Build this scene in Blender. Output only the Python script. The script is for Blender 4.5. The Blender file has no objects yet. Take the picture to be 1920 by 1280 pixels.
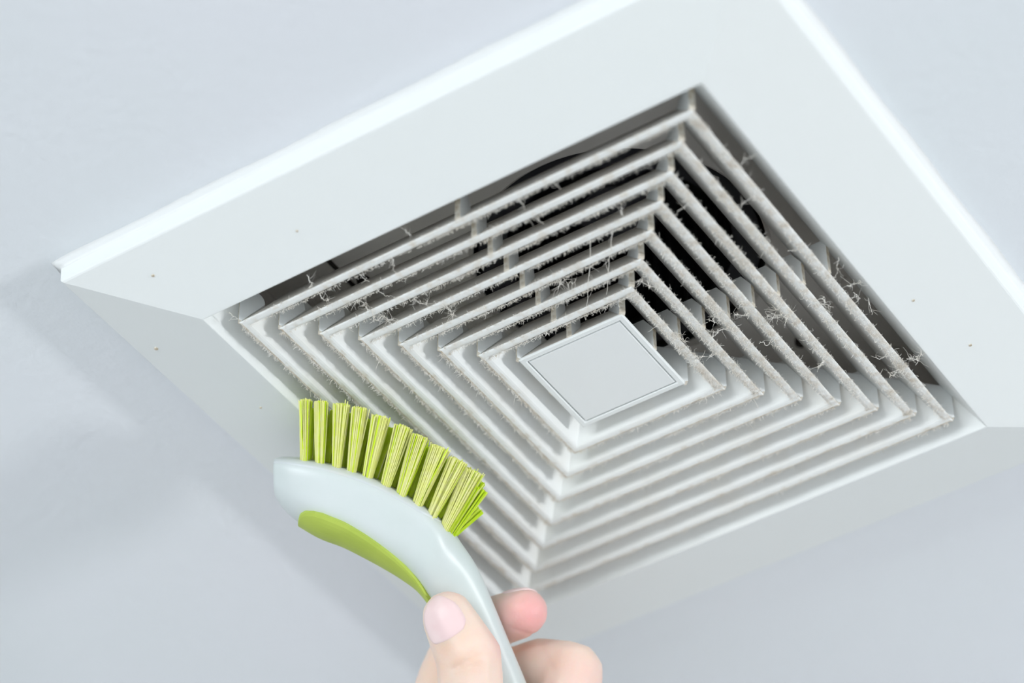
import bpy, bmesh, math, random
import numpy as np
from mathutils import Vector, Matrix
from mathutils.bvhtree import BVHTree

SC = bpy.context.scene
COL = SC.collection
U = 0.08            # one drawing unit in metres; the fan cover is 3 units (240 mm) wide
ZC = 2.40           # ceiling height

# ------------------------------------------------------------------ camera
CAM = Vector((-4.71604303 * U, 7.94805741 * U, ZC - 8.55541507 * U))
FW = Vector((0.3982002, -0.61640347, 0.67932567)).normalized()
RT = Vector((-0.83693577, -0.54726833, -0.00599139)).normalized()
UP = RT.cross(FW).normalized()
RT = FW.cross(UP).normalized()
FPX = 5991.3
cam_data = bpy.data.cameras.new('camera')
cam = bpy.data.objects.new('camera', cam_data)
COL.objects.link(cam)
cam.matrix_world = Matrix(((RT.x, UP.x, -FW.x, CAM.x), (RT.y, UP.y, -FW.y, CAM.y),
                           (RT.z, UP.z, -FW.z, CAM.z), (0, 0, 0, 1)))
cam_data.sensor_width = 36.0
cam_data.lens = FPX / 1920 * 36.0
cam_data.clip_start = 0.05
cam_data.clip_end = 50
cam_data.dof.use_dof = True
cam_data.dof.focus_distance = 12.36 * U
cam_data.dof.aperture_fstop = 6.2
SC.camera = cam

# ------------------------------------------------------------------ light
SC.view_settings.view_transform = 'Standard'
SC.view_settings.look = 'None'
SC.view_settings.gamma = 1.0
SC.view_settings.use_curve_mapping = False
SC.view_settings.exposure = 0.07
SC.cycles.max_bounces = 7
SC.cycles.diffuse_bounces = 6
SC.cycles.adaptive_threshold = 0.05
SC.cycles.caustics_reflective = False
SC.cycles.caustics_refractive = False

world = bpy.data.worlds.new('world')
world.use_nodes = True
world.node_tree.nodes['Background'].inputs[0].default_value = (0.80, 0.88, 1.0, 1)
world.node_tree.nodes['Background'].inputs[1].default_value = 0.0
SC.world = world


def area(name, loc, target, sx, sy, power, col):
    d = bpy.data.lights.new(name, 'AREA')
    d.shape = 'RECTANGLE'
    d.size, d.size_y, d.energy, d.color = sx, sy, power, col
    o = bpy.data.objects.new(name, d)
    COL.objects.link(o)
    o.location = loc
    o.rotation_euler = (Vector(target) - Vector(loc)).to_track_quat('-Z', 'Y').to_euler()
    return o


# wall lamp (low, almost grazing the ceiling)
area('wall_lamp_light', (-1.70, -0.19, ZC - 0.486), (0, 0, ZC), 0.32, 0.10, 14.2, (0.98, 0.995, 1.0))
# high window behind the camera
area('window_light', (0.2, 2.3, 1.95), (0.2, 0, 1.95), 1.6, 0.5, 26.5, (0.94, 0.985, 1.0))
# two added fill lights, unseen, bouncing off the floor, one behind the camera
area('floor_bounce_fill', (-0.8, 1.6, 1.5), (-0.5, 1.2, 0), 0.6, 0.6, 28.5, (0.97, 0.99, 1.0))
area('floor_bounce_fill', (0.3, -0.5, 1.3), (0.3, -0.5, 0), 0.6, 0.6, 3, (0.97, 0.99, 1.0))


# ------------------------------------------------------------------ helpers
def link(name, me, mats, parent=None):
    o = bpy.data.objects.new(name, me)
    COL.objects.link(o)
    if mats is not None and not me.materials:
        for m in (mats if isinstance(mats, (list, tuple)) else [mats]):
            me.materials.append(m)
    if parent:
        o.parent = parent
    return o


def mesh(name, verts, faces, mi=None, smooth=False):
    me = bpy.data.meshes.new(name)
    me.from_pydata([tuple(v) for v in verts], [], faces)
    if mi is not None:
        me.polygons.foreach_set('material_index', mi)
    if smooth:
        me.polygons.foreach_set('use_smooth', [True] * len(me.polygons))
    me.update()
    bm = bmesh.new(); bm.from_mesh(me)
    bmesh.ops.recalc_face_normals(bm, faces=bm.faces)
    bm.to_mesh(me); bm.free()
    return me


def empty(name, loc, label, cat, group=None):
    o = bpy.data.objects.new(name, None)
    COL.objects.link(o)
    o.location = loc
    tag(o, label, cat, group)
    return o


def tag(o, label, cat, group=None):
    o['label'] = label
    o['category'] = cat
    if group:
        o['group'] = group


def struct(o, label, cat):
    o['kind'] = 'structure'
    o['label'] = label
    o['category'] = cat
    return o


def mat(name, col, rough=0.5, col2=None, nscale=20, lo=0.4, hi=0.6, bump=0.0, bscale=200, bdist=0.001, detail=3,
        sss=0.0, sss_r=(1, 1, 1), sss_scale=0.005, spec=0.5, trans=0.0, coat=0.0, distort=0.0):
    m = bpy.data.materials.new(name)
    m.use_nodes = True
    nt = m.node_tree
    b = nt.nodes['Principled BSDF']
    b.inputs['Base Color'].default_value = (*col, 1)
    b.inputs['Roughness'].default_value = rough
    b.inputs['Specular IOR Level'].default_value = spec
    b.inputs['Subsurface Weight'].default_value = sss
    b.inputs['Subsurface Radius'].default_value = sss_r
    b.inputs['Subsurface Scale'].default_value = sss_scale
    b.inputs['Transmission Weight'].default_value = trans
    b.inputs['Coat Weight'].default_value = coat
    tc = nt.nodes.new('ShaderNodeTexCoord')
    if col2 is not None:
        n = nt.nodes.new('ShaderNodeTexNoise')
        n.inputs['Scale'].default_value = nscale
        n.inputs['Detail'].default_value = detail
        n.inputs['Distortion'].default_value = distort
        nt.links.new(tc.outputs['Object'], n.inputs['Vector'])
        r = nt.nodes.new('ShaderNodeValToRGB')
        r.color_ramp.elements[0].position = lo
        r.color_ramp.elements[1].position = hi
        r.color_ramp.elements[0].color = (*col, 1)
        r.color_ramp.elements[1].color = (*col2, 1)
        nt.links.new(n.outputs['Fac'], r.inputs['Fac'])
        nt.links.new(r.outputs['Color'], b.inputs['Base Color'])
    if bump > 0:
        n2 = nt.nodes.new('ShaderNodeTexNoise')
        n2.inputs['Scale'].default_value = bscale
        n2.inputs['Detail'].default_value = 4
        nt.links.new(tc.outputs['Object'], n2.inputs['Vector'])
        bp = nt.nodes.new('ShaderNodeBump')
        bp.inputs['Strength'].default_value = bump
        bp.inputs['Distance'].default_value = bdist
        nt.links.new(n2.outputs['Fac'], bp.inputs['Height'])
        nt.links.new(bp.outputs['Normal'], b.inputs['Normal'])
    return m


M = {}
M['ceiling'] = mat('ceiling_paint', (0.80, 0.825, 0.875), 0.75, (0.775, 0.815, 0.85), 6, 0.35, 0.65, 0.20, 260, 0.0010)
M['wall'] = mat('wall_paint', (0.66, 0.67, 0.68), 0.8, bump=0.1)
M['floor'] = mat('floor_tile', (0.62, 0.62, 0.61), 0.5, (0.56, 0.56, 0.55), 4)
M['plastic'] = mat('white_plastic', (0.83, 0.86, 0.86), 0.42, spec=0.4)
M['louver'] = mat('louver_plastic', (0.84, 0.86, 0.855), 0.5, (0.80, 0.80, 0.77), 60, 0.45, 0.75, spec=0.3)
M['dusty'] = mat('dusty_plastic', (0.83, 0.835, 0.82), 0.8, (0.66, 0.60, 0.52), 330, 0.44, 0.72, 0.5, 900, 0.0006, spec=0.1)
M['edge'] = mat('louver_edge', (0.84, 0.855, 0.845), 0.7, (0.70, 0.65, 0.57), 260, 0.52, 0.80, 0.3, 900, 0.0004, spec=0.15)
M['beige'] = mat('beige_dust', (0.80, 0.77, 0.70), 0.9, (0.62, 0.54, 0.43), 300, 0.40, 0.66, 0.5, 900, 0.0005, spec=0.1)
M['grime'] = mat('grimy_plastic', (0.76, 0.71, 0.65), 0.9, (0.86, 0.83, 0.79), 90, 0.35, 0.65, spec=0.1)
M['rib'] = mat('rib_plastic', (0.80, 0.83, 0.84), 0.5, (0.77, 0.78, 0.77), 90, 0.4, 0.7, spec=0.3)
M['ribedge'] = mat('rib_edge_dust', (0.74, 0.70, 0.62), 0.9, (0.50, 0.42, 0.31), 420, 0.42, 0.62, 0.5, 900, 0.0006, spec=0.1)
M['fuzz'] = mat('lint', (0.74, 0.70, 0.63), 0.95, (0.84, 0.82, 0.78), 220, 0.35, 0.65, spec=0.0)
M['housing'] = mat('housing_grey', (0.92, 0.89, 0.855), 0.7, (0.88, 0.85, 0.81), 25, 0.35, 0.65, spec=0.2)
M['black'] = mat('black_plastic', (0.035, 0.036, 0.042), 0.6, spec=0.25)
M['dark'] = mat('dark_hole', (0.05, 0.045, 0.04), 0.8, spec=0.1)
M['sealant'] = mat('sealant_paint', (0.84, 0.86, 0.865), 0.6, bump=0.2, bscale=240, bdist=0.001)
M['panel'] = mat('inset_plastic', (0.82, 0.845, 0.85), 0.5, spec=0.3)


def z(u):            # drawing-unit height below/above the ceiling -> local metres
    return u * U


# ------------------------------------------------------------------ room
def slab(name, x0, x1, y0, y1, z0, z1, m, label, cat):
    vs = [(x, y, zz) for zz in (z0, z1) for x, y in ((x0, y0), (x1, y0), (x1, y1), (x0, y1))]
    fs = [(0, 1, 2, 3), (4, 5, 6, 7), (0, 1, 5, 4), (1, 2, 6, 5), (2, 3, 7, 6), (3, 0, 4, 7)]
    return struct(link(name, mesh(name, vs, fs), m), label, cat)


RX0, RX1, RY0, RY1 = -1.9, 2.0, -2.0, 2.4
H = 1.25 * U
vs, fs = [], []
for zz in (ZC, ZC + 0.012):
    for hx, hy in ((RX0, RY0), (RX1, RY0), (RX1, RY1), (RX0, RY1)):
        vs.append((hx, hy, zz))
    for sx, sy in ((-1, -1), (1, -1), (1, 1), (-1, 1)):
        vs.append((sx * H, sy * H, zz))
for i in range(4):
    j = (i + 1) % 4
    fs += [(i, j, 4 + j, 4 + i), (8 + i, 8 + j, 12 + j, 12 + i), (4 + i, 4 + j, 12 + j, 12 + i), (i, j, 8 + j, 8 + i)]
struct(link('ceiling', mesh('ceiling', vs, fs), M['ceiling']), 'pale bluish white painted ceiling around the fan cover', 'ceiling')
slab('floor', RX0, RX1, RY0, RY1, -0.05, 0, M['floor'], 'light grey floor of the room below', 'floor')
slab('wall_right', RX0 - 0.1, RX0, RY0, RY1, 0, ZC, M['wall'], 'white painted wall with the lamp', 'wall')
slab('wall_left', RX1, RX1 + 0.1, RY0, RY1, 0, ZC, M['wall'], 'white painted wall opposite the lamp', 'wall')
slab('wall_back', RX0, RX1, RY1, RY1 + 0.1, 0, ZC, M['wall'], 'white painted window wall behind the camera', 'wall')
slab('wall_front', RX0, RX1, RY0 - 0.1, RY0, 0, ZC, M['wall'], 'white painted wall in front of the camera', 'wall')

# ------------------------------------------------------------------ exhaust fan
fan = empty('exhaust_fan', (0, 0, ZC), 'white square ceiling exhaust fan with dusty nested louvres', 'exhaust fan')
SQ = [(1, 1), (-1, 1), (-1, -1), (1, -1)]      # left, top, right, bottom corner in the picture


def square_sweep(prof, mi=None, close=True):
    """profile of (half_size, z) swept round a square with mitred corners; mi = material per profile edge"""
    vs, fs, ms = [], [], []
    n = len(prof)
    for sx, sy in SQ:
        for r, zz in prof:
            vs.append((sx * r * U, sy * r * U, zz * U))
    for c in range(4):
        d = (c + 1) % 4
        for i in range(n if close else n - 1):
            j = (i + 1) % n
            fs.append((c * n + i, c * n + j, d * n + j, d * n + i))
            ms.append(mi[i] if mi else 0)
    return vs, fs, ms


LEAN = 0.66
ZL, ZT = -0.178, -0.004
HR = ZT - ZL         # rib height
HL = 0.200           # louvre height
TH = 0.038
B0, PITCH = 1.0130, 0.11015
BK = [B0 - PITCH * k for k in range(8)]      # seven louvres, then the centre plate
RIN = 1.1067

# cover frame: skirt, sloping face, inner wall
prof = [(1.503, 0.0), (1.500, -0.083), (1.4965, -0.0885), (1.490, -0.0925), (1.116, -0.1825), (1.110, -0.1835),
        (1.1065, -0.182), (1.1035, -0.177), (RIN - LEAN * 0.17, -0.012), (RIN - LEAN * 0.17 + 0.02, -0.006), (1.13, -0.150), (1.47, -0.06), (1.475, 0.0)]
v, f, ms = square_sweep(prof, close=True)
link('cover_frame', mesh('cover_frame', v, f), M['plastic'], fan)

# sealant bead where the skirt meets the ceiling
random.seed(4)
seg = 90
vs, fs = [], []
ring = []
for c in range(4):
    a, b = SQ[c], SQ[(c + 1) % 4]
    for i in range(seg):
        t = i / seg
        near = min(t, 1 - t) * 3.0
        nx, ny = a[0] + (b[0] - a[0]) * t, a[1] + (b[1] - a[1]) * t
        j = random.uniform(-1, 1)
        rough = 0.0012 + (0.010 if near < 0.06 else 0.0)
        w = 1.540 + j * rough + 0.003 * math.sin(i * 0.35 + c)
        hz = -0.026 + random.uniform(-1, 1) * (0.0008 if near > 0.06 else 0.006)
        s1, s2, s3 = 1.4985, 1.5045, w
        ring.append([(nx * s1, ny * s1, hz), (nx * s2, ny * s2, hz * 0.55), (nx * 1.512, ny * 1.512, hz * 0.25), (nx * s3, ny * s3, 0.001), (nx * s1, ny * s1, 0.001)])
n = 5
for r in ring:
    vs += [(x * U, y * U, zz * U) for x, y, zz in r]
N = len(ring)
for i in range(N):
    k = (i + 1) % N
    for q in range(n):
        q2 = (q + 1) % n
        fs.append((i * n + q, i * n + q2, k * n + q2, k * n + q))
link('sealant_bead', mesh('sealant_bead', vs, fs, smooth=True), M['sealant'], fan)

# louvres: leaning square rings
def louver_profile(b):
    p = [(0, 0.010), (-0.002, 0.004), (-0.006, 0.001), (-0.011, 0.0), (-0.024, 0.0), (-0.032, 0.002), (-0.0375, 0.007), (-0.0415, 0.014),
         (-TH - LEAN * HL + 0.012, HL), (-LEAN * HL, HL)]
    p[0] = (-LEAN * 0.010, 0.010)
    return [(b + r, ZL + zz) for r, zz in p]


LM = [1, 1, 1, 1, 1, 1, 1, 0, 2, 2]
louvers = []
for k in range(7):
    v, f, ms = square_sweep(louver_profile(BK[k]), LM)
    n_ = len(LM)
    out_ = []
    for i_, m_ in enumerate(ms):          # sides in order: upper left, upper right, lower right, lower left
        sd_, pi_ = i_ // n_, i_ % n_
        if m_ == 1 and sd_ in (2, 3):
            m_ = 4 if pi_ <= 2 else (3 if pi_ == 3 else 0)
        elif m_ == 1 and sd_ == 0:
            m_ = 1 if pi_ >= 5 else 3
        out_.append(m_)
    ms = out_
    me = mesh('louver', v, f, ms)
    louvers.append(link('louver', me, [M['louver'], M['dusty'], M['grime'], M['edge'], M['beige']], fan))

# centre plate with rim, groove and inset panel
b = BK[7]
prof = [(b - LEAN * HR, ZT), (b - 0.004, ZL + 0.011), (b - 0.004, ZL + 0.008), (b - 0.010, ZL + 0.003), (b - 0.026, ZL + 0.003), (b - 0.030, ZL + 0.006),
        (b - 0.031, ZL + 0.024), (b - 0.08, ZL + 0.03), (b - LEAN * HR - 0.03, ZT)]
v, f, ms = square_sweep(prof, [2, 1, 0, 0, 0, 0, 0, 0, 2])
cp = link('center_plate', mesh('center_plate', v, f, ms), [M['plastic'], M['louver'], M['grime']], fan)
h = b - 0.0340
prof = [(h - 0.0035, ZL + 0.004), (h, ZL + 0.008), (h, ZL + 0.03)]
v, f, ms = square_sweep(prof, close=False)
f.append((0, 3, 6, 9)); f.append((2, 5, 8, 11))
ip = link('inset_panel', mesh('inset_panel', v, f), M['panel'], cp)
ip['label'] = 'flat pale grey square panel set in the centre'

# ribs between the louvres: thin upright plates, straight below the louvre edge
def rib_mesh(name, gap, sc, th, rounded):
    """(r, z) outline relative to the louvre's outer bottom edge; r is scaled for diagonals"""
    zi = gap / LEAN
    ins = 0.004
    pts = [(-LEAN * 0.006 - ins, 0.006), (0.0, 0.010), (0.0, min(zi, HR - 0.002) + 0.004)]
    if zi < HR:
        pts.append((gap - LEAN * HR + ins, HR - 0.002))
    if rounded:
        e = -LEAN * HR * 0.60
        r1 = (gap - LEAN * HR) if zi < HR else 0.0
        for a in range(1, 7):
            t = a / 6 * math.pi / 2
            pts.append((r1 + (e - r1) * math.sin(t), HR * 0.60 + (HR * 0.40 - 0.002) * math.cos(t)))
    else:
        pts.append((-LEAN * HR - ins, HR - 0.002))
    n = len(pts)
    vs = [(r * sc * U, s * th / 2 * U, zz * U) for s in (-1, 1) for r, zz in pts]
    fs = [tuple(range(n)), tuple(range(2 * n - 1, n - 1, -1))]
    mi = [0, 0]
    for i in range(n):
        j = (i + 1) % n
        fs.append((i, j, n + j, n + i)); mi.append(1 if i in (0, 1) else 0)
    return mesh(name, vs, fs, mi)


g_in, g_out = PITCH - TH - 0.002, RIN - B0 - 0.001
D2 = math.sqrt(2)
RM = {}
for outer in (0, 1):
    for diag in (0, 1):
        for rd in (0, 1):
            RM[outer, diag, rd] = rib_mesh('rib', g_out if outer else g_in, D2 if diag else 1.0, 0.024, rd)
            for m in (M['rib'], M['ribedge']):
                RM[outer, diag, rd].materials.append(m)
for k in range(8):
    for q in range(7):
        ang = q * math.pi / 4
        diag = q % 2
        rd = 1 if q in (1, 2) else 0          # +y side and left corner
        r = BK[k] * (D2 if diag else 1.0)
        o = link('rib', RM[1 if k == 0 else 0, diag, rd], None, fan)
        o.location = (r * math.cos(ang) * U, r * math.sin(ang) * U, ZL * U)
        o.rotation_euler = (0, 0, ang)

# housing: box, back plate with the round inlet, throat, blower wheel
ZB = 0.40
hb = 1.20
prof = [(1.23, -0.002), (hb, -0.002), (hb, ZB + 0.02), (1.23, ZB + 0.02)]
v, f, ms = square_sweep(prof)
link('housing', mesh('housing', v, f), M['housing'], fan)
RH = 0.59
CX, CY = -0.098, -0.006       # the inlet sits a little off centre
SEG = 96
vs, fs, mi = [], [], []
for i in range(SEG):
    a = 2 * math.pi * i / SEG
    c, s = math.cos(a), math.sin(a)
    q = hb / max(abs(c), abs(s))
    vs += [(c * q * U, s * q * U, ZB * U), ((CX + c * (RH + .02)) * U, (CY + s * (RH + .02)) * U, ZB * U), ((CX + c * RH) * U, (CY + s * RH) * U, (ZB + 0.02) * U), ((CX + c * RH) * U, (CY + s * RH) * U, (ZB + 0.75) * U)]
for i in range(SEG):
    j = (i + 1) % SEG
    for q in range(3):
        fs.append((i * 4 + q, i * 4 + q + 1, j * 4 + q + 1, j * 4 + q)); mi.append(1 if q == 2 else 0)
fs.append(tuple(i * 4 + 3 for i in range(SEG))); mi.append(1)
bpl = link('back_plate', mesh('back_plate', vs, fs, mi), [M['housing'], M['black']], fan)
# blower wheel: ring of upright blades round a hub
vs, fs = [], []
NB = 44
for i in range(NB):
    a = 2 * math.pi * i / NB
    for (r, da) in ((0.56, 0.0), (0.47, 0.07)):
        for dd in (-0.008, 0.008):
            for zz in (ZB + 0.08, ZB + 0.62):
                vs.append(((r * math.cos(a + da) - dd * math.sin(a)) * U, (r * math.sin(a + da) + dd * math.cos(a)) * U, zz * U))
    o8 = i * 8
    fs += [tuple(o8 + t for t in q) for q in ((0, 1, 3, 2), (4, 5, 7, 6), (0, 1, 5, 4), (2, 3, 7, 6), (0, 2, 6, 4), (1, 3, 7, 5))]
base = len(vs)
for i in range(48):
    a = 2 * math.pi * i / 48
    for r, zz in ((0.57, ZB + 0.05), (0.57, ZB + 0.09), (0.46, ZB + 0.09), (0.46, ZB + 0.05)):
        vs.append((r * math.cos(a) * U, r * math.sin(a) * U, zz * U))
for i in range(48):
    j = (i + 1) % 48
    for q in range(4):
        fs.append((base + i * 4 + q, base + i * 4 + (q + 1) % 4, base + j * 4 + (q + 1) % 4, base + j * 4 + q))
base = len(vs)
for i in range(32):
    a = 2 * math.pi * i / 32
    for r, zz in ((0.16, ZB + 0.25), (0.20, ZB + 0.62)):
        vs.append((r * math.cos(a) * U, r * math.sin(a) * U, zz * U))
fs.append(tuple(base + 2 * i for i in range(32)))
for i in range(32):
    j = (i + 1) % 32
    fs.append((base + 2 * i, base + 2 * i + 1, base + 2 * j + 1, base + 2 * j))
bw = link('blower_wheel', mesh('blower_wheel', vs, fs), M['black'], fan)
bw.location = (CX * U, CY * U, 0)
bw['label'] = 'black bladed blower wheel behind the louvres'


def disc_plug(name, x, y, zz, r, depth, m, parent, seg=16):
    vs, fs = [], []
    for i in range(seg):
        a = 2 * math.pi * i / seg
        for q, (rr, dz) in enumerate(((r, 0.0), (r * .98, -depth), (r * .8, -depth * 1.25))):
            vs.append((math.cos(a) * rr * U, math.sin(a) * rr * U, dz * U))
    for i in range(seg):
        j = (i + 1) % seg
        for q in range(2):
            fs.append((i * 3 + q, i * 3 + q + 1, j * 3 + q + 1, j * 3 + q))
    fs.append(tuple(i * 3 + 2 for i in range(seg)))
    o = link(name, mesh(name, vs, fs), m, parent)
    o.location = (x * U, y * U, zz * U)
    return o


disc_plug('screw', -0.465, -0.83, ZB, 0.026, 0.02, M['dark'], bpl)
disc_plug('screw', 0.83, 0.465, ZB, 0.026, 0.02, M['dark'], bpl)
# raised seam rails on the back plate
def bar(name, x0, y0, x1, y1, zz, w, hgt, m, parent):
    d = Vector((x1 - x0, y1 - y0, 0)).normalized()
    nrm = Vector((-d.y, d.x, 0)) * w / 2
    A, B_ = Vector((x0, y0, zz)), Vector((x1, y1, zz))
    dn = Vector((0, 0, -hgt))
    p = [A - nrm, A + nrm, B_ + nrm, B_ - nrm]
    vs = [q * U for q in p] + [(q + dn) * U for q in p]
    return link(name, mesh(name, vs, [(0, 1, 2, 3), (4, 5, 6, 7), (0, 1, 5, 4), (1, 2, 6, 5), (2, 3, 7, 6), (3, 0, 4, 7)]), m, parent)


bar('seam_rail', -0.80, -0.60, -0.58, -0.80, ZB, 0.012, 0.006, M['grime'], bpl)
bar('seam_rail', 0.88, 0.45, 0.88, 0.70, ZB, 0.009, 0.02, M['dark'], bpl)

# small specks on the cover faces
def face_z(r):
    t = (r - 1.116) / (1.490 - 1.116)
    return -0.1825 + t * (-0.0925 + 0.1825)


for x, y, s in ((1.16, 1.36, .007), (1.41, 1.02, .009), (-1.26, -.68, .007), (-1.2, -.32, .006), (1.25, .55, .005), (.55, 1.27, .005)):
    r = max(abs(x), abs(y))
    o = disc_plug('dirt_speck', x, y, face_z(r), s, 0.003, M['ribedge'], fan, 8)

# ------------------------------------------------------------------ dust
random.seed(11)


def tube(vs, fs, pts, r0, r1):
    """three-sided tapered tube through pts"""
    n = len(pts)
    base = len(vs)
    for i, p in enumerate(pts):
        d = (pts[min(i + 1, n - 1)] - pts[max(i - 1, 0)]).normalized()
        a = d.orthogonal().normalized()
        bb = d.cross(a)
        r = r0 + (r1 - r0) * i / (n - 1)
        for q in range(3):
            t = q * 2.0944
            vs.append(p + (a * math.cos(t) + bb * math.sin(t)) * r)
    for i in range(n - 1):
        for q in range(3):
            q2 = (q + 1) % 3
            fs.append((base + i * 3 + q, base + i * 3 + q2, base + i * 3 + 3 + q2, base + i * 3 + 3 + q))


def rv(s):
    return Vector((random.gauss(0, s), random.gauss(0, s), random.gauss(0, s)))


SIDES = {'TL': (Vector((0, 1, 0)), Vector((-1, 0, 0))), 'TR': (Vector((-1, 0, 0)), Vector((0, -1, 0))),
         'BR': (Vector((0, -1, 0)), Vector((1, 0, 0))), 'BL': (Vector((1, 0, 0)), Vector((0, 1, 0)))}
for k in range(7):
    b = BK[k]
    vs, fs = [], []
    inner = (k + 2) / 8
    for s, (o_, t_) in SIDES.items():
        n = int({'TL': 300, 'TR': 420, 'BR': 130, 'BL': 330}[s] * b * (0.55 + 0.9 * inner) * 4.4)
        clumps = [random.uniform(-b, b) for _ in range(14)]
        for _ in range(n):
            if random.random() < 0.45:
                u = random.gauss(random.choice(clumps), 0.035)
            else:
                u = random.uniform(-b, b)
            u = max(-b + .03, min(b - .03, u))
            # more on the edge that collects lint
            if s == 'TL':
                e = random.choice((-TH, -TH, -TH * .9, -0.004))
            elif s == 'TR':
                e = random.uniform(-TH, 0.0)
            else:
                e = random.choice((-0.002, -0.004, -TH * .2))
            p = (o_ * (b + e) + t_ * u + Vector((0, 0, ZL + random.uniform(-0.001, 0.005))))
            L = (abs(random.gauss(0, 0.0075)) + 0.0035) * (0.8 if s == 'TL' else 1.0) * (2.2 if random.random() < 0.03 else 1.0)
            d = (Vector((0, 0, -0.55)) + rv(0.55) + o_ * (0.5 if e > -0.01 else -0.5)).normalized()
            m1 = p + d * L * 0.35 + rv(0.0016)
            m2 = p + d * L * 0.65 + rv(0.0030)
            p2 = m2 + rv(0.0045)
            tube(vs, fs, [q * U for q in (p, m1, m2, p2)], 0.0009 * U, 0.0004 * U)
    o = link('dust_fuzz', mesh('dust_fuzz', vs, fs), M['fuzz'], louvers[k])
    o['kind'] = 'stuff'
    o['label'] = 'beige lint fuzz on the louvre edge'


def onz(px, py, zu):
    d = FW * FPX + RT * (px - 960) - UP * (py - 640)
    t = (ZC + zu * U - CAM.z) / d.z
    return CAM + d * t


def strand(pa, pb, sag, wob, branches, r=0.0015):
    """wispy lint strand from a to b (drawing units, fan-local), with short side fibres"""
    vs, fs = [], []
    n = 12
    side = rv(1).normalized() * sag
    pts = []
    for i in range(n):
        t = i / (n - 1)
        p = pa.lerp(pb, t) + side * math.sin(math.pi * t) + Vector((0, 0, -abs(sag) * 0.7 * math.sin(math.pi * t)))
        if 0 < i < n - 1:
            p += rv(wob)
        pts.append(p)
    tube(vs, fs, [q * U for q in pts], r * U, r * 0.7 * U)
    for _ in range(int(branches * 1.7)):
        p = pts[random.randrange(1, n)]
        d = rv(0.010)
        q1 = p + d + rv(0.003)
        q2 = q1 + d * 0.7 + rv(0.006)
        tube(vs, fs, [p * U, (p.lerp(q1, .5) + rv(.002)) * U, q1 * U, q2 * U], r * 0.5 * U, r * 0.25 * U)
    return vs, fs


# (ends in the picture, projected to the louvre edge plane, where the lint hangs)
STR = [((575, 515), (583, 543), .01, .004, 6), ((592, 545), (615, 560), .02, .004, 8), ((655, 560), (735, 600), .03, .009, 30), ((680, 575), (745, 612), .02, .009, 26),
       ((672, 510), (693, 528), .005, .002, 2), ((735, 478), (737, 502), .005, .003, 5), ((706, 542), (730, 556), .003, .002, 2), ((768, 562), (800, 570), .02, .004, 10),
       ((842, 565), (850, 592), .01, .006, 24), ((760, 430), (772, 442), .004, .002, 4), ((1030, 337), (1052, 356), .002, .002, 4), ((1000, 403), (1020, 420), .002, .002, 3),
       ((962, 372), (985, 388), .004, .003, 5), ((1165, 385), (1172, 410), .004, .003, 5), ((1393, 297), (1418, 288), .008, .002, 3), ((1388, 388), (1412, 368), .012, .002, 3),
       ((1270, 395), (1292, 380), .002, .002, 3), ((1042, 530), (1078, 528), .02, .006, 22), ((1108, 440), (1098, 600), .003, .002, 4), ((1150, 430), (1137, 552), .003, .002, 4),
       ((1195, 525), (1238, 540), .012, .007, 26), ((1330, 602), (1352, 592), .012, .006, 18), ((1376, 590), (1410, 580), .008, .004, 12), ((1332, 632), (1368, 612), .020, .004, 12),
       ((1440, 590), (1478, 587), .014, .010, 60), ((1425, 640), (1450, 635), .012, .003, 5), ((1330, 665), (1345, 660), .008, .004, 10), ((1477, 470), (1500, 466), .010, .002, 3),
       ((1572, 482), (1570, 512), .008, .002, 3), ((1588, 535), (1612, 525), .004, .003, 8), ((1600, 548), (1608, 565), .012, .003, 5), ((1628, 558), (1635, 590), .004, .002, 3),
       ((1535, 690), (1548, 672), .012, .004, 12), ((1668, 708), (1690, 688), .010, .006, 18), ((1700, 672), (1728, 662), .012, .006, 22), ((1640, 670), (1662, 664), .010, .002, 2),
       ((1545, 555), (1560, 575), .014, .003, 10), ((1320, 668), (1300, 662), .006, .004, 10), ((1288, 640), (1268, 625), .006, .004, 16), ((430, 585), (446, 598), .010, .002, 2)]
ORD = ['first', 'second', 'third', 'fourth', 'fifth', 'sixth', 'seventh', 'eighth', 'ninth', 'tenth']
made = []
for a, c, sag, wob, br in STR:
    A = (onz(*a, ZL + 0.004) - Vector((0, 0, ZC))) / U
    Cc = (onz(*c, ZL + 0.004) - Vector((0, 0, ZC))) / U
    vs, fs = strand(Vector((0, 0, 0)), Cc - A, sag, wob, br)
    o = link('lint_strand', mesh('lint_strand', vs, fs), M['fuzz'])
    o.location = A * U + Vector((0, 0, ZC))
    m_ = (A + Cc) / 2
    upper = m_.y > abs(m_.x) * 0.999
    slot = max(0, min(7, int((RIN - max(abs(m_.x), abs(m_.y))) / PITCH)))
    made.append((upper, slot, -m_.x if upper else -m_.y, o))
for o_, sl in sorted({(m_[0], m_[1]) for m_ in made}):
    row = sorted((m_ for m_ in made if m_[:2] == (o_, sl)), key=lambda q: q[2])
    side_ = 'upper left louvres' if o_ else 'right hand louvres'
    start = 'left corner' if o_ else 'top corner'
    for i, m_ in enumerate(row):
        lab = 'lint wisp, %s, %s gap from frame' % (side_, ORD[sl])
        if len(row) > 1:
            lab += ', %s from %s' % (ORD[i], start)
        tag(m_[3], lab, 'lint', 'lint strands on the louvres')

# ------------------------------------------------------------------ brush
DB = 12.55 * U                      # distance of brush and hand from the lens
PX = DB / FPX                       # metres per photograph pixel at that distance
BO = (700.0, 960.0)                 # brush origin
RB = Matrix((RT, UP, -FW)).transposed()
brush_loc = CAM + FW * DB + RT * (BO[0] - 960) * PX - UP * (BO[1] - 640) * PX
brush = empty('cleaning_brush', brush_loc, 'lime bristled brush with frosted translucent handle held up to the fan', 'brush')
brush.rotation_euler = RB.to_euler()


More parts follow.
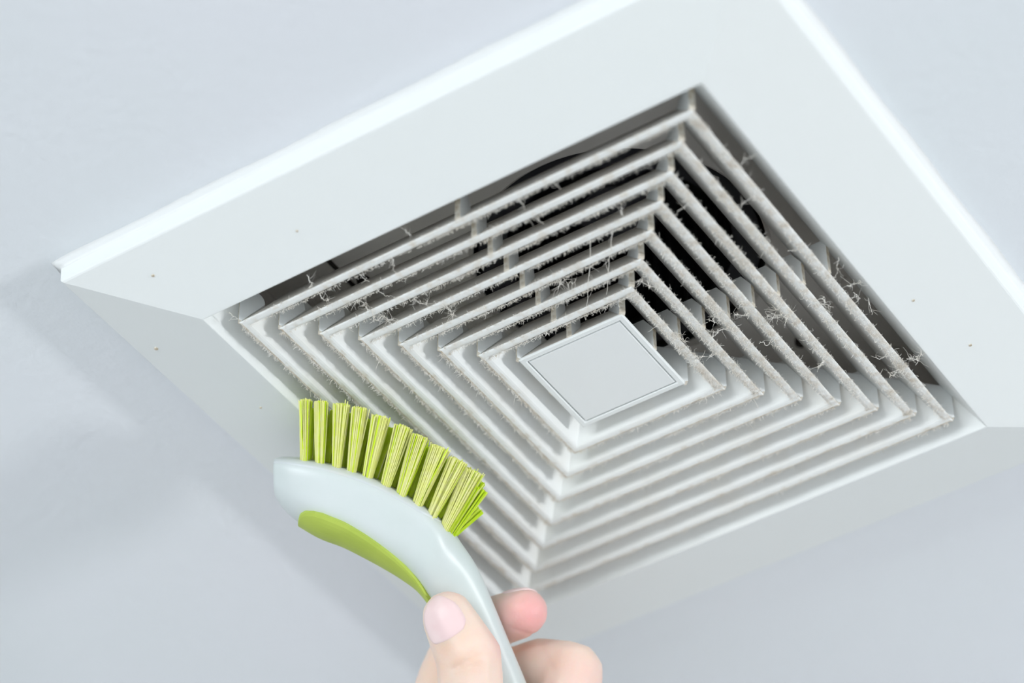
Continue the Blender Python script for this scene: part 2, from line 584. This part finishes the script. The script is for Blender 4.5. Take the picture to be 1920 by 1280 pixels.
def bp(px, py, w=0.0):              # local brush point; w in mm towards the viewer
    return Vector(((px - BO[0]) * PX, -(py - BO[1]) * PX, w * 0.001))


M['frost'] = mat('frosted_plastic', (0.635, 0.685, 0.69), 0.36, (0.60, 0.665, 0.655), 45, 0.35, 0.65, spec=0.45)
M['rim'] = mat('frosted_rim', (0.60, 0.645, 0.66), 0.40, (0.62, 0.64, 0.61), 160, 0.45, 0.7, spec=0.4)
M['lime'] = mat('lime_rubber', (0.43, 0.545, 0.085), 0.5, (0.46, 0.575, 0.095), 90, spec=0.35)
def bristle_mat(name, col, col2):
    m = mat(name, col, 0.45, col2, 500, spec=0.3)
    nt = m.node_tree
    b = nt.nodes['Principled BSDF']
    out = nt.nodes['Material Output']
    tr = nt.nodes.new('ShaderNodeBsdfTranslucent')
    src_ = b.inputs['Base Color'].links[0].from_socket
    nt.links.new(src_, tr.inputs['Color'])
    mx = nt.nodes.new('ShaderNodeMixShader')
    mx.inputs[0].default_value = 0.36
    nt.links.new(b.outputs[0], mx.inputs[1]); nt.links.new(tr.outputs[0], mx.inputs[2])
    nt.links.new(mx.outputs[0], out.inputs['Surface'])
    return m


M['bristle'] = bristle_mat('lime_bristle', (0.80, 1.0, 0.03), (0.84, 1.0, 0.08))
M['bristle2'] = bristle_mat('pale_lime_bristle', (0.98, 1.0, 0.38), (1.0, 1.0, 0.52))

ST = [  # top edge, bottom edge, half depth in mm
    ((515, 872), (514, 912), 4.0), ((518, 860), (519, 935), 7.5), ((545, 858), (544, 966), 11.0), ((580, 861), (575, 987), 13.0), ((620, 868), (605, 1003), 14.0),
    ((665, 881), (645, 1018), 14.2), ((710, 898), (685, 1038), 14.0), ((755, 922), (722, 1058), 13.0), ((800, 950), (755, 1078), 11.5), ((838, 981), (785, 1100), 11.0),
    ((868, 1022), (808, 1128), 9.0), ((892, 1058), (826, 1160), 7.8), ((911, 1098), (843, 1195), 7.0), ((932, 1147), (862, 1232), 6.6), ((957, 1208), (887, 1282), 6.6),
    ((987, 1280), (918, 1342), 6.8), ((1030, 1390), (962, 1440), 7.2), ((1072, 1500), (1004, 1545), 7.4), ((1110, 1600), (1050, 1640), 6.5), ((1124, 1640), (1078, 1668), 4.0)]


def catmull(P, t):
    i = max(0, min(len(P) - 2, int(t)))
    u = t - i
    p0, p1, p2, p3 = P[max(i - 1, 0)], P[i], P[i + 1], P[min(i + 2, len(P) - 1)]
    return 0.5 * ((2 * p1) + (-p0 + p2) * u + (2 * p0 - 5 * p1 + 4 * p2 - p3) * u * u + (-p0 + 3 * p1 - 3 * p2 + p3) * u ** 3)


SA = np.array([[*a, *c, d] for a, c, d in ST], float)


def section(t, th, off=0.0):
    """point on the body at station t, section angle th (90 = bristle face, -90 = back)"""
    s = catmull(SA, t)
    top, bot, hd = bp(s[0], s[1]), bp(s[2], s[3]), s[4] * 0.001
    c = (top + bot) / 2
    nv = (top - bot) / 2
    hn = nv.length
    nv = nv.normalized()
    sn, cs = math.sin(th), math.cos(th)
    head = max(0.0, min(1.0, (9.5 - t) / 1.5))
    e_n = (0.36 if sn > 0 else 0.95) * head + 0.85 * (1 - head)
    e_w = (0.42 if sn > 0 else 0.95) * head + 0.85 * (1 - head)
    return c + nv * (math.copysign(abs(sn) ** e_n, sn) * (hn + off)) + Vector((0, 0, math.copysign(abs(cs) ** e_w, cs) * (hd + off)))


NT, NA = 96, 48
vs, fs = [], []
for i in range(NT):
    t = i / (NT - 1) * (len(ST) - 1)
    for j in range(NA):
        vs.append(section(t, 2 * math.pi * j / NA + 1e-4))
for i in range(NT - 1):
    for j in range(NA):
        k = (j + 1) % NA
        fs.append((i * NA + j, i * NA + k, (i + 1) * NA + k, (i + 1) * NA + j))
c0 = len(vs)
e0, e1 = bp(513.4, 891), bp(1112, 1664)
vs += [e0, e1]
for j in range(NA):
    k = (j + 1) % NA
    fs.append((c0, k, j)); fs.append((c0 + 1, (NT - 1) * NA + j, (NT - 1) * NA + k))
link('brush_body', mesh('brush_body', vs, fs, smooth=True), M['frost'], brush)

# bristle plate closing the head
vs, fs = [], []
PT, PJ = 60, 27
for i in range(PT):
    t = 0.25 + (9.2 - 0.25) * i / (PT - 1)
    for j in range(PJ):
        q = -1 + 2 * j / (PJ - 1)
        e_ = min(1.0, min(i, PT - 1 - i) / 3)
        vs.append(section(t, math.pi / 2 + q * math.radians(56 * min(1.0, 0.25 + (PT - 1 - i) / 12)), 0.0 if j in (0, PJ - 1) else 0.00022 * e_))
for i in range(PT - 1):
    for j in range(PJ - 1):
        fs.append((i * PJ + j, i * PJ + j + 1, (i + 1) * PJ + j + 1, (i + 1) * PJ + j))
link('bristle_plate', mesh('bristle_plate', vs, fs, smooth=True), M['rim'], brush)

# lime inlay along the back, a raised tapering pad
INL = [(2.55, 0.93), (2.7, 0.64), (3.0, 0.46), (3.5, 0.36), (4.0, 0.32), (5.0, 0.36), (6.0, 0.44), (7.0, 0.54), (8.0, 0.66), (9.0, 0.80), (9.5, 0.86), (10.2, 0.90), (10.9, 0.93), (11.3, 0.985)]
NI, NJ = 60, 24
ta = np.array([a for a, _ in INL]); tn = np.array([c for _, c in INL])
vs, fs = [], []
for i in range(NI):
    t = ta[0] + (ta[-1] - ta[0]) * (i / (NI - 1)) ** 1.25
    nn = float(np.interp(t, ta, tn))
    phi = math.acos(min(0.999, nn ** (1 / 0.95)))
    row = [-1.0] + [-1 + 2 * j / (NJ - 1) for j in range(NJ)] + [1.0]
    for j, q in enumerate(row):
        off = -0.0006 if j in (0, NJ + 1) else (0.0012 if j in (1, NJ) else 0.0014)
        vs.append(section(t, -math.pi / 2 + q * phi, off))
R = NJ + 2
for i in range(NI - 1):
    for j in range(R - 1):
        fs.append((i * R + j, i * R + j + 1, (i + 1) * R + j + 1, (i + 1) * R + j))
fs.append(tuple(range(R))); fs.append(tuple((NI - 1) * R + j for j in range(R)))
gi = link('grip_inlay', mesh('grip_inlay', vs, fs), M['lime'], brush)
gi['label'] = 'lime green rubber inlay along the back'

# bristle tufts
TU = [((574, 861), (577, 748), 10, 11), ((603, 867), (606, 751), 10, 13), ((634, 877), (644, 756), 9, 16), ((661, 886), (677, 763), 10, 15.5), ((690, 897), (717, 779), 10, 18),
      ((723, 914), (758, 797), 10, 18), ((752, 930), (790, 815), 10, 18), ((782, 948), (827, 836), 10, 19), ((810, 966), (861, 860), 10, 19), ((836, 987), (889, 880), 11, 22)]
random.seed(5)


def tuft(base, tip, wb, wt, w0, w1, nf, pale):
    vs, fs, mi = [], [], []
    bx, by = base
    ax = Vector((tip[0] - bx, tip[1] - by)).normalized()
    pn = Vector((-ax.y, ax.x))
    for q in range(nf):
        a = random.uniform(0, 2 * math.pi)
        rr = math.sqrt(random.random())
        cx, cw = rr * math.cos(a), rr * math.sin(a)
        L = 1 + random.gauss(0, 0.010) - 0.01 * abs(cx)
        jit = random.gauss(0, 0.9)
        p0 = bp(bx + pn.x * cx * wb - ax.x * 14, by + pn.y * cx * wb - ax.y * 14, w0 + cw * 1.7)
        ex, ey = bx + (tip[0] - bx) * L, by + (tip[1] - by) * L
        p2 = bp(ex + pn.x * (cx * wt + jit), ey + pn.y * (cx * wt + jit), w1 + cw * 2.8)
        if random.random() < 0.03:
            p2 += Vector((random.gauss(0, 7) * PX, random.gauss(0, 3) * PX, 0))
        pm = p0.lerp(p2, 0.5) + Vector((random.gauss(0, .5) * PX, 0, 0))
        n0 = len(fs)
        tube(vs, fs, [p0, pm, p2], 0.00019, 0.00017)
        k = len(vs)
        fs.append((k - 3, k - 2, k - 1))
        m = 1 if random.random() < pale else 0
        mi += [m] * (len(fs) - n0)
    me = mesh('bristle_tuft', vs, fs, mi)
    o = link('bristle_tuft', me, [M['bristle'], M['bristle2']], brush)
    return o


rows = [(8.6, 10.5, 0, 0, 0.86), (3.4, 3.8, 5, 16, 0.06), (-1.8, -2.0, 2, 26, 0.03), (-6.6, -7.0, 0, 34, 0.03)]
WS = [0.85, 0.95, 1, 1, 1, 1, 1, 0.9, 0.8, 0.62]
for ri, (w0, w1, dx, dy, pale) in enumerate(rows):
    for i, (bs, tp, wb, wt) in enumerate(TU):
        sh = 14 if ri % 2 else 0
        k = min(i + 1, 9)
        fx = 0.5 if (ri % 2 and i < 9) else 0.0
        b2 = (bs[0] + (TU[k][0][0] - bs[0]) * fx, bs[1] + (TU[k][0][1] - bs[1]) * fx)
        t2 = (tp[0] + (TU[k][1][0] - tp[0]) * fx + dx, tp[1] + (TU[k][1][1] - tp[1]) * fx + dy)
        tuft(b2, t2, wb * 0.80, wt * 0.97, w0 * WS[i], w1 * (0.4 + 0.6 * WS[i]), 170 if ri == 0 else 90, pale)
# splayed tufts at the handle end
tuft((846, 998), (899, 912), 9, 20, 3, 5, 120, 0.30)
tuft((849, 1001), (897, 952), 7, 14, -1, -1, 100, 0.15)
# ------------------------------------------------------------------ hand
def skin_material():
    m = mat('skin', (0.78, 0.50, 0.40), 0.48, sss=0.35, sss_r=(1.0, 0.35, 0.2), sss_scale=0.006, spec=0.35)
    nt = m.node_tree
    b = nt.nodes['Principled BSDF']
    tc = nt.nodes.new('ShaderNodeTexCoord')
    n = nt.nodes.new('ShaderNodeTexNoise'); n.inputs['Scale'].default_value = 90; n.inputs['Detail'].default_value = 3
    nt.links.new(tc.outputs['Object'], n.inputs['Vector'])
    r = nt.nodes.new('ShaderNodeValToRGB')
    r.color_ramp.elements[0].position, r.color_ramp.elements[1].position = 0.35, 0.7
    r.color_ramp.elements[0].color = (0.85, 0.655, 0.555, 1)
    r.color_ramp.elements[1].color = (0.87, 0.70, 0.60, 1)
    nt.links.new(n.outputs['Fac'], r.inputs['Fac'])
    # rosy finger pads
    at = nt.nodes.new('ShaderNodeAttribute'); at.attribute_name = 'rosy'
    mx = nt.nodes.new('ShaderNodeMix'); mx.data_type = 'RGBA'
    nt.links.new(at.outputs['Fac'], mx.inputs['Factor'])
    nt.links.new(r.outputs['Color'], mx.inputs['A'])
    mx.inputs['B'].default_value = (0.80, 0.36, 0.37, 1)
    nt.links.new(mx.outputs['Result'], b.inputs['Base Color'])
    at2 = nt.nodes.new('ShaderNodeAttribute'); at2.attribute_name = 'tan'
    mx2 = nt.nodes.new('ShaderNodeMix'); mx2.data_type = 'RGBA'
    nt.links.new(at2.outputs['Fac'], mx2.inputs['Factor'])
    nt.links.new(mx.outputs['Result'], mx2.inputs['A'])
    mx2.inputs['B'].default_value = (0.78, 0.50, 0.36, 1)
    nt.links.new(mx2.outputs['Result'], b.inputs['Base Color'])
    vo = nt.nodes.new('ShaderNodeTexVoronoi'); vo.inputs['Scale'].default_value = 900
    nt.links.new(tc.outputs['Object'], vo.inputs['Vector'])
    bu = nt.nodes.new('ShaderNodeBump'); bu.inputs['Strength'].default_value = 0.12; bu.inputs['Distance'].default_value = 0.0004
    nt.links.new(vo.outputs['Distance'], bu.inputs['Height'])
    nt.links.new(bu.outputs['Normal'], b.inputs['Normal'])
    return m


M['skin'] = skin_material()
M['nail'] = mat('nail', (0.84, 0.63, 0.63), 0.45, (0.86, 0.68, 0.67), 150, spec=0.25)

HO = (900.0, 1250.0)
hand_loc = CAM + FW * DB + RT * (HO[0] - 960) * PX - UP * (HO[1] - 640) * PX


def hp(px, py, w=0.0):
    return Vector(((px - HO[0]) * PX, -(py - HO[1]) * PX, w * 0.001))


CH = {
    'thumb': [(842, 1150, 13.0, 8.5), (858, 1180, 14.0, 9.4), (880, 1222, 15.0, 10.6), (884, 1280, 14.0, 10.6), (888, 1350, 11.0, 10.4), (905, 1440, 4.0, 12.5), (925, 1560, -6.0, 16.0), (940, 1680, -14.0, 19.0)],
    'index': [(984, 1150, -7.0, 7.7), (965, 1159, -11.0, 8.4), (932, 1172, -16.0, 8.6), (862, 1222, -24.0, 9.2), (834, 1290, -27.0, 9.6), (806, 1400, -28.0, 10.8), (850, 1560, -26.0, 13.0), (930, 1780, -22.0, 17.0)],
    'middle': [(1030, 1345, 5.0, 8.2), (1064, 1310, -2.0, 9.2), (1073, 1268, -10.0, 10.4), (1012, 1265, -18.0, 10.2), (930, 1300, -31.0, 9.8), (880, 1380, -35.0, 10.2), (840, 1470, -35.0, 11.5), (880, 1600, -32.0, 14.0), (950, 1790, -26.0, 17.0)],
    'ring': [(1060, 1465, 4.0, 8.0), (1090, 1425, -4.0, 9.0), (1090, 1392, -12.0, 9.4), (1030, 1385, -22.0, 9.2), (950, 1420, -33.0, 9.4), (890, 1540, -38.0, 11.0), (920, 1650, -34.0, 14.0), (980, 1800, -28.0, 16.0)],
    'little': [(1080, 1570, 1.0, 7.0), (1102, 1535, -6.0, 7.6), (1095, 1505, -13.0, 7.9), (1040, 1500, -22.0, 8.0), (970, 1530, -32.0, 8.6), (940, 1620, -36.0, 10.5), (960, 1720, -33.0, 13.5), (1010, 1820, -28.0, 15.0)],
    'arm': [(930, 1640, -22.0, 20.0), (965, 1780, -22.0, 21.0), (1000, 1900, -24.0, 22.0), (1040, 2050, -26.0, 24.0), (1110, 2350, -30.0, 30.0), (1230, 2900, -36.0, 38.0)],
}


def ico():
    bm = bmesh.new()
    bmesh.ops.create_icosphere(bm, subdivisions=2, radius=1.0)
    vs_ = [v.co.copy() for v in bm.verts]
    bm.free()
    return vs_


ICO = ico()
big = bmesh.new()
for nm, ch in CH.items():
    for a, c in zip(ch[:-1], ch[1:]):
        b2 = bmesh.new()
        for q in (a, c):
            P0 = hp(q[0], q[1], q[2])
            for u in ICO:
                b2.verts.new(P0 + u * q[3] * 0.001)
        r = bmesh.ops.convex_hull(b2, input=b2.verts)
        bmesh.ops.delete(b2, geom=[g for g in r['geom_interior'] if isinstance(g, bmesh.types.BMVert)], context='VERTS')
        t = bpy.data.meshes.new('tmp'); b2.to_mesh(t); b2.free()
        big.from_mesh(t); bpy.data.meshes.remove(t)
tmp = bpy.data.meshes.new('hand_raw')
big.to_mesh(tmp); big.free()
tob = bpy.data.objects.new('hand_raw', tmp)
COL.objects.link(tob)
md = tob.modifiers.new('r', 'REMESH'); md.mode = 'VOXEL'; md.voxel_size = 0.0009
md = tob.modifiers.new('s', 'SMOOTH'); md.iterations = 14; md.factor = 0.5
dg = bpy.context.evaluated_depsgraph_get()
hm = bpy.data.meshes.new_from_object(tob.evaluated_get(dg))
bpy.data.objects.remove(tob)
bpy.data.meshes.remove(tmp)
hm.name = 'hand'
hm.materials.clear()
co = np.empty(len(hm.vertices) * 3); hm.vertices.foreach_get('co', co); co = co.reshape(-1, 3)
no = np.empty(len(hm.vertices) * 3); hm.vertices.foreach_get('normal', no); no = no.reshape(-1, 3)


def groove(co, p, d, width, depth, reach):
    """skin crease: plane through p with normal d, limited reach"""
    p = np.array(p); d = np.array(d) / np.linalg.norm(d)
    rel = co - p
    s = rel @ d
    rr = np.linalg.norm(rel - np.outer(s, d), axis=1)
    return -depth * np.exp(-(s / width) ** 2) * np.exp(-(rr / reach) ** 4)


disp = np.zeros(len(co))
tax = np.array(hp(842, 1150) - hp(880, 1222))
for dy, dep in ((-9, .0003), (0, .0005), (8, .0003)):
    disp += groove(co, hp(873, 1226 + dy, 25), tax + np.array((0.0006 * dy, 0, 0)), 0.0004, dep, 0.006)
disp += groove(co, hp(1037, 1250, -8), np.array(hp(1072, 1236) - hp(1030, 1262)), 0.0006, 0.0005, 0.008)
disp += groove(co, hp(985, 1188, -6), np.array((0.35, 1, 0)), 0.0006, 0.0003, 0.007)
co += no * disp[:, None]
hm.vertices.foreach_set('co', co.ravel())
ro = np.zeros(len(co))
for (x, y, w, rad, s) in ((992, 1152, -4, 9, 1.0), (842, 1110, 12, 6, 0.25), (1085, 1290, -4, 10, 0.35), (935, 1200, 16, 6, 0.35), (1035, 1350, 8, 10, .8)):
    d2 = ((co - np.array(hp(x, y, w))) ** 2).sum(1)
    ro = np.maximum(ro, s * np.exp(-d2 / (rad * 0.001) ** 2))
at = hm.attributes.new('rosy', 'FLOAT', 'POINT')
at.data.foreach_set('value', ro)
tn_ = np.zeros(len(co))
for (x, y, w, rad, s) in ((836, 1200, 22, 4.5, .55), (868, 1178, 23, 4, .35), (862, 1228, 25, 4, .5), (885, 1222, 25, 4, .4), (825, 1240, 20, 5, .4), (985, 1235, -2, 6, .3), (1040, 1240, -2, 4, .3), (800, 1262, -18, 8, .3)):
    d2 = ((co - np.array(hp(x, y, w))) ** 2).sum(1)
    tn_ = np.maximum(tn_, s * np.exp(-d2 / (rad * 0.001) ** 2))
at = hm.attributes.new('tan', 'FLOAT', 'POINT')
at.data.foreach_set('value', tn_)
hm.polygons.foreach_set('use_smooth', [True] * len(hm.polygons))
hm.update()
hand = link('hand', hm, M['skin'])
hand.location = hand_loc
hand.rotation_euler = RB.to_euler()
tag(hand, 'bare hand gripping the brush handle between thumb and fingers', 'hand')

bvh = BVHTree.FromPolygons([Vector(c) for c in co], [tuple(p.vertices) for p in hm.polygons])


def nail(name, cen, axis, face, half_w, half_l, axis_pt, mats, flat=0.0003):
    """curved plate laid on the fingertip: rays cast from outside towards the finger's axis"""
    ax = Vector(axis).normalized()
    fc = (Vector(face) - ax * Vector(face).dot(ax)).normalized()
    sd = ax.cross(fc)
    nu, nv = 17, 19
    top, mi = [], []
    for iv in range(nv):
        v_ = -1 + 2 * iv / (nv - 1)
        for iu in range(nu):
            u_ = -1 + 2 * iu / (nu - 1)
            # rounded ends
            wv = (1 - abs(v_) ** (3.2 if v_ < 0 else 2.6) * 0.45)
            ang = u_ * half_w * wv
            p = Vector(cen) + ax * (v_ * half_l * (1 - 0.10 * u_ * u_))
            d = fc * math.cos(ang) + sd * math.sin(ang)
            h_, n_, _, _ = bvh.ray_cast(p + d * 0.03, -d)
            if h_ is None:
                h_ = p
            edge = max(abs(u_), abs(v_) if v_ < 0 else 0)
            top.append(h_ + d * (flat + 0.00035 * (1 - edge ** 4) - 0.0004 * (edge > 0.99)))
    vs, fs = list(top), []
    inner_ = [t - Vector(fc) * 0.0005 for t in top]
    vs += inner_
    K = nu * nv
    for iv in range(nv - 1):
        for iu in range(nu - 1):
            a = iv * nu + iu
            fs.append((a, a + 1, a + nu + 1, a + nu))
            u_ = -1 + 2 * (iu + .5) / (nu - 1); v_ = -1 + 2 * (iv + .5) / (nv - 1)
            mi.append(0)
            fs.append((K + a, K + a + nu, K + a + nu + 1, K + a + 1)); mi.append(0)
    rim = [iu for iu in range(nu)] + [iv * nu + nu - 1 for iv in range(1, nv)] + [(nv - 1) * nu + iu for iu in range(nu - 2, -1, -1)] + [iv * nu for iv in range(nv - 2, 0, -1)]
    for a, c in zip(rim, rim[1:] + rim[:1]):
        fs.append((a, c, K + c, K + a)); mi.append(0)
    return link(name, mesh(name, vs, fs, mi, smooth=True), mats, hand)


axis = hp(842, 1150, 13) - hp(872, 1206, 14.5)
nail('thumbnail', hp(844, 1148, 13.2), axis, (-0.42, 0.10, 1.0), 0.98, 0.0072, None, [M['nail']], 0.0001)
axis = hp(982, 1150, -7) - hp(935, 1166, -15)
nail('fingernail', hp(972, 1152, -8.5), axis, (-0.15, 1.0, -0.75), 0.80, 0.0058, None, [M['nail']], 0.0001)
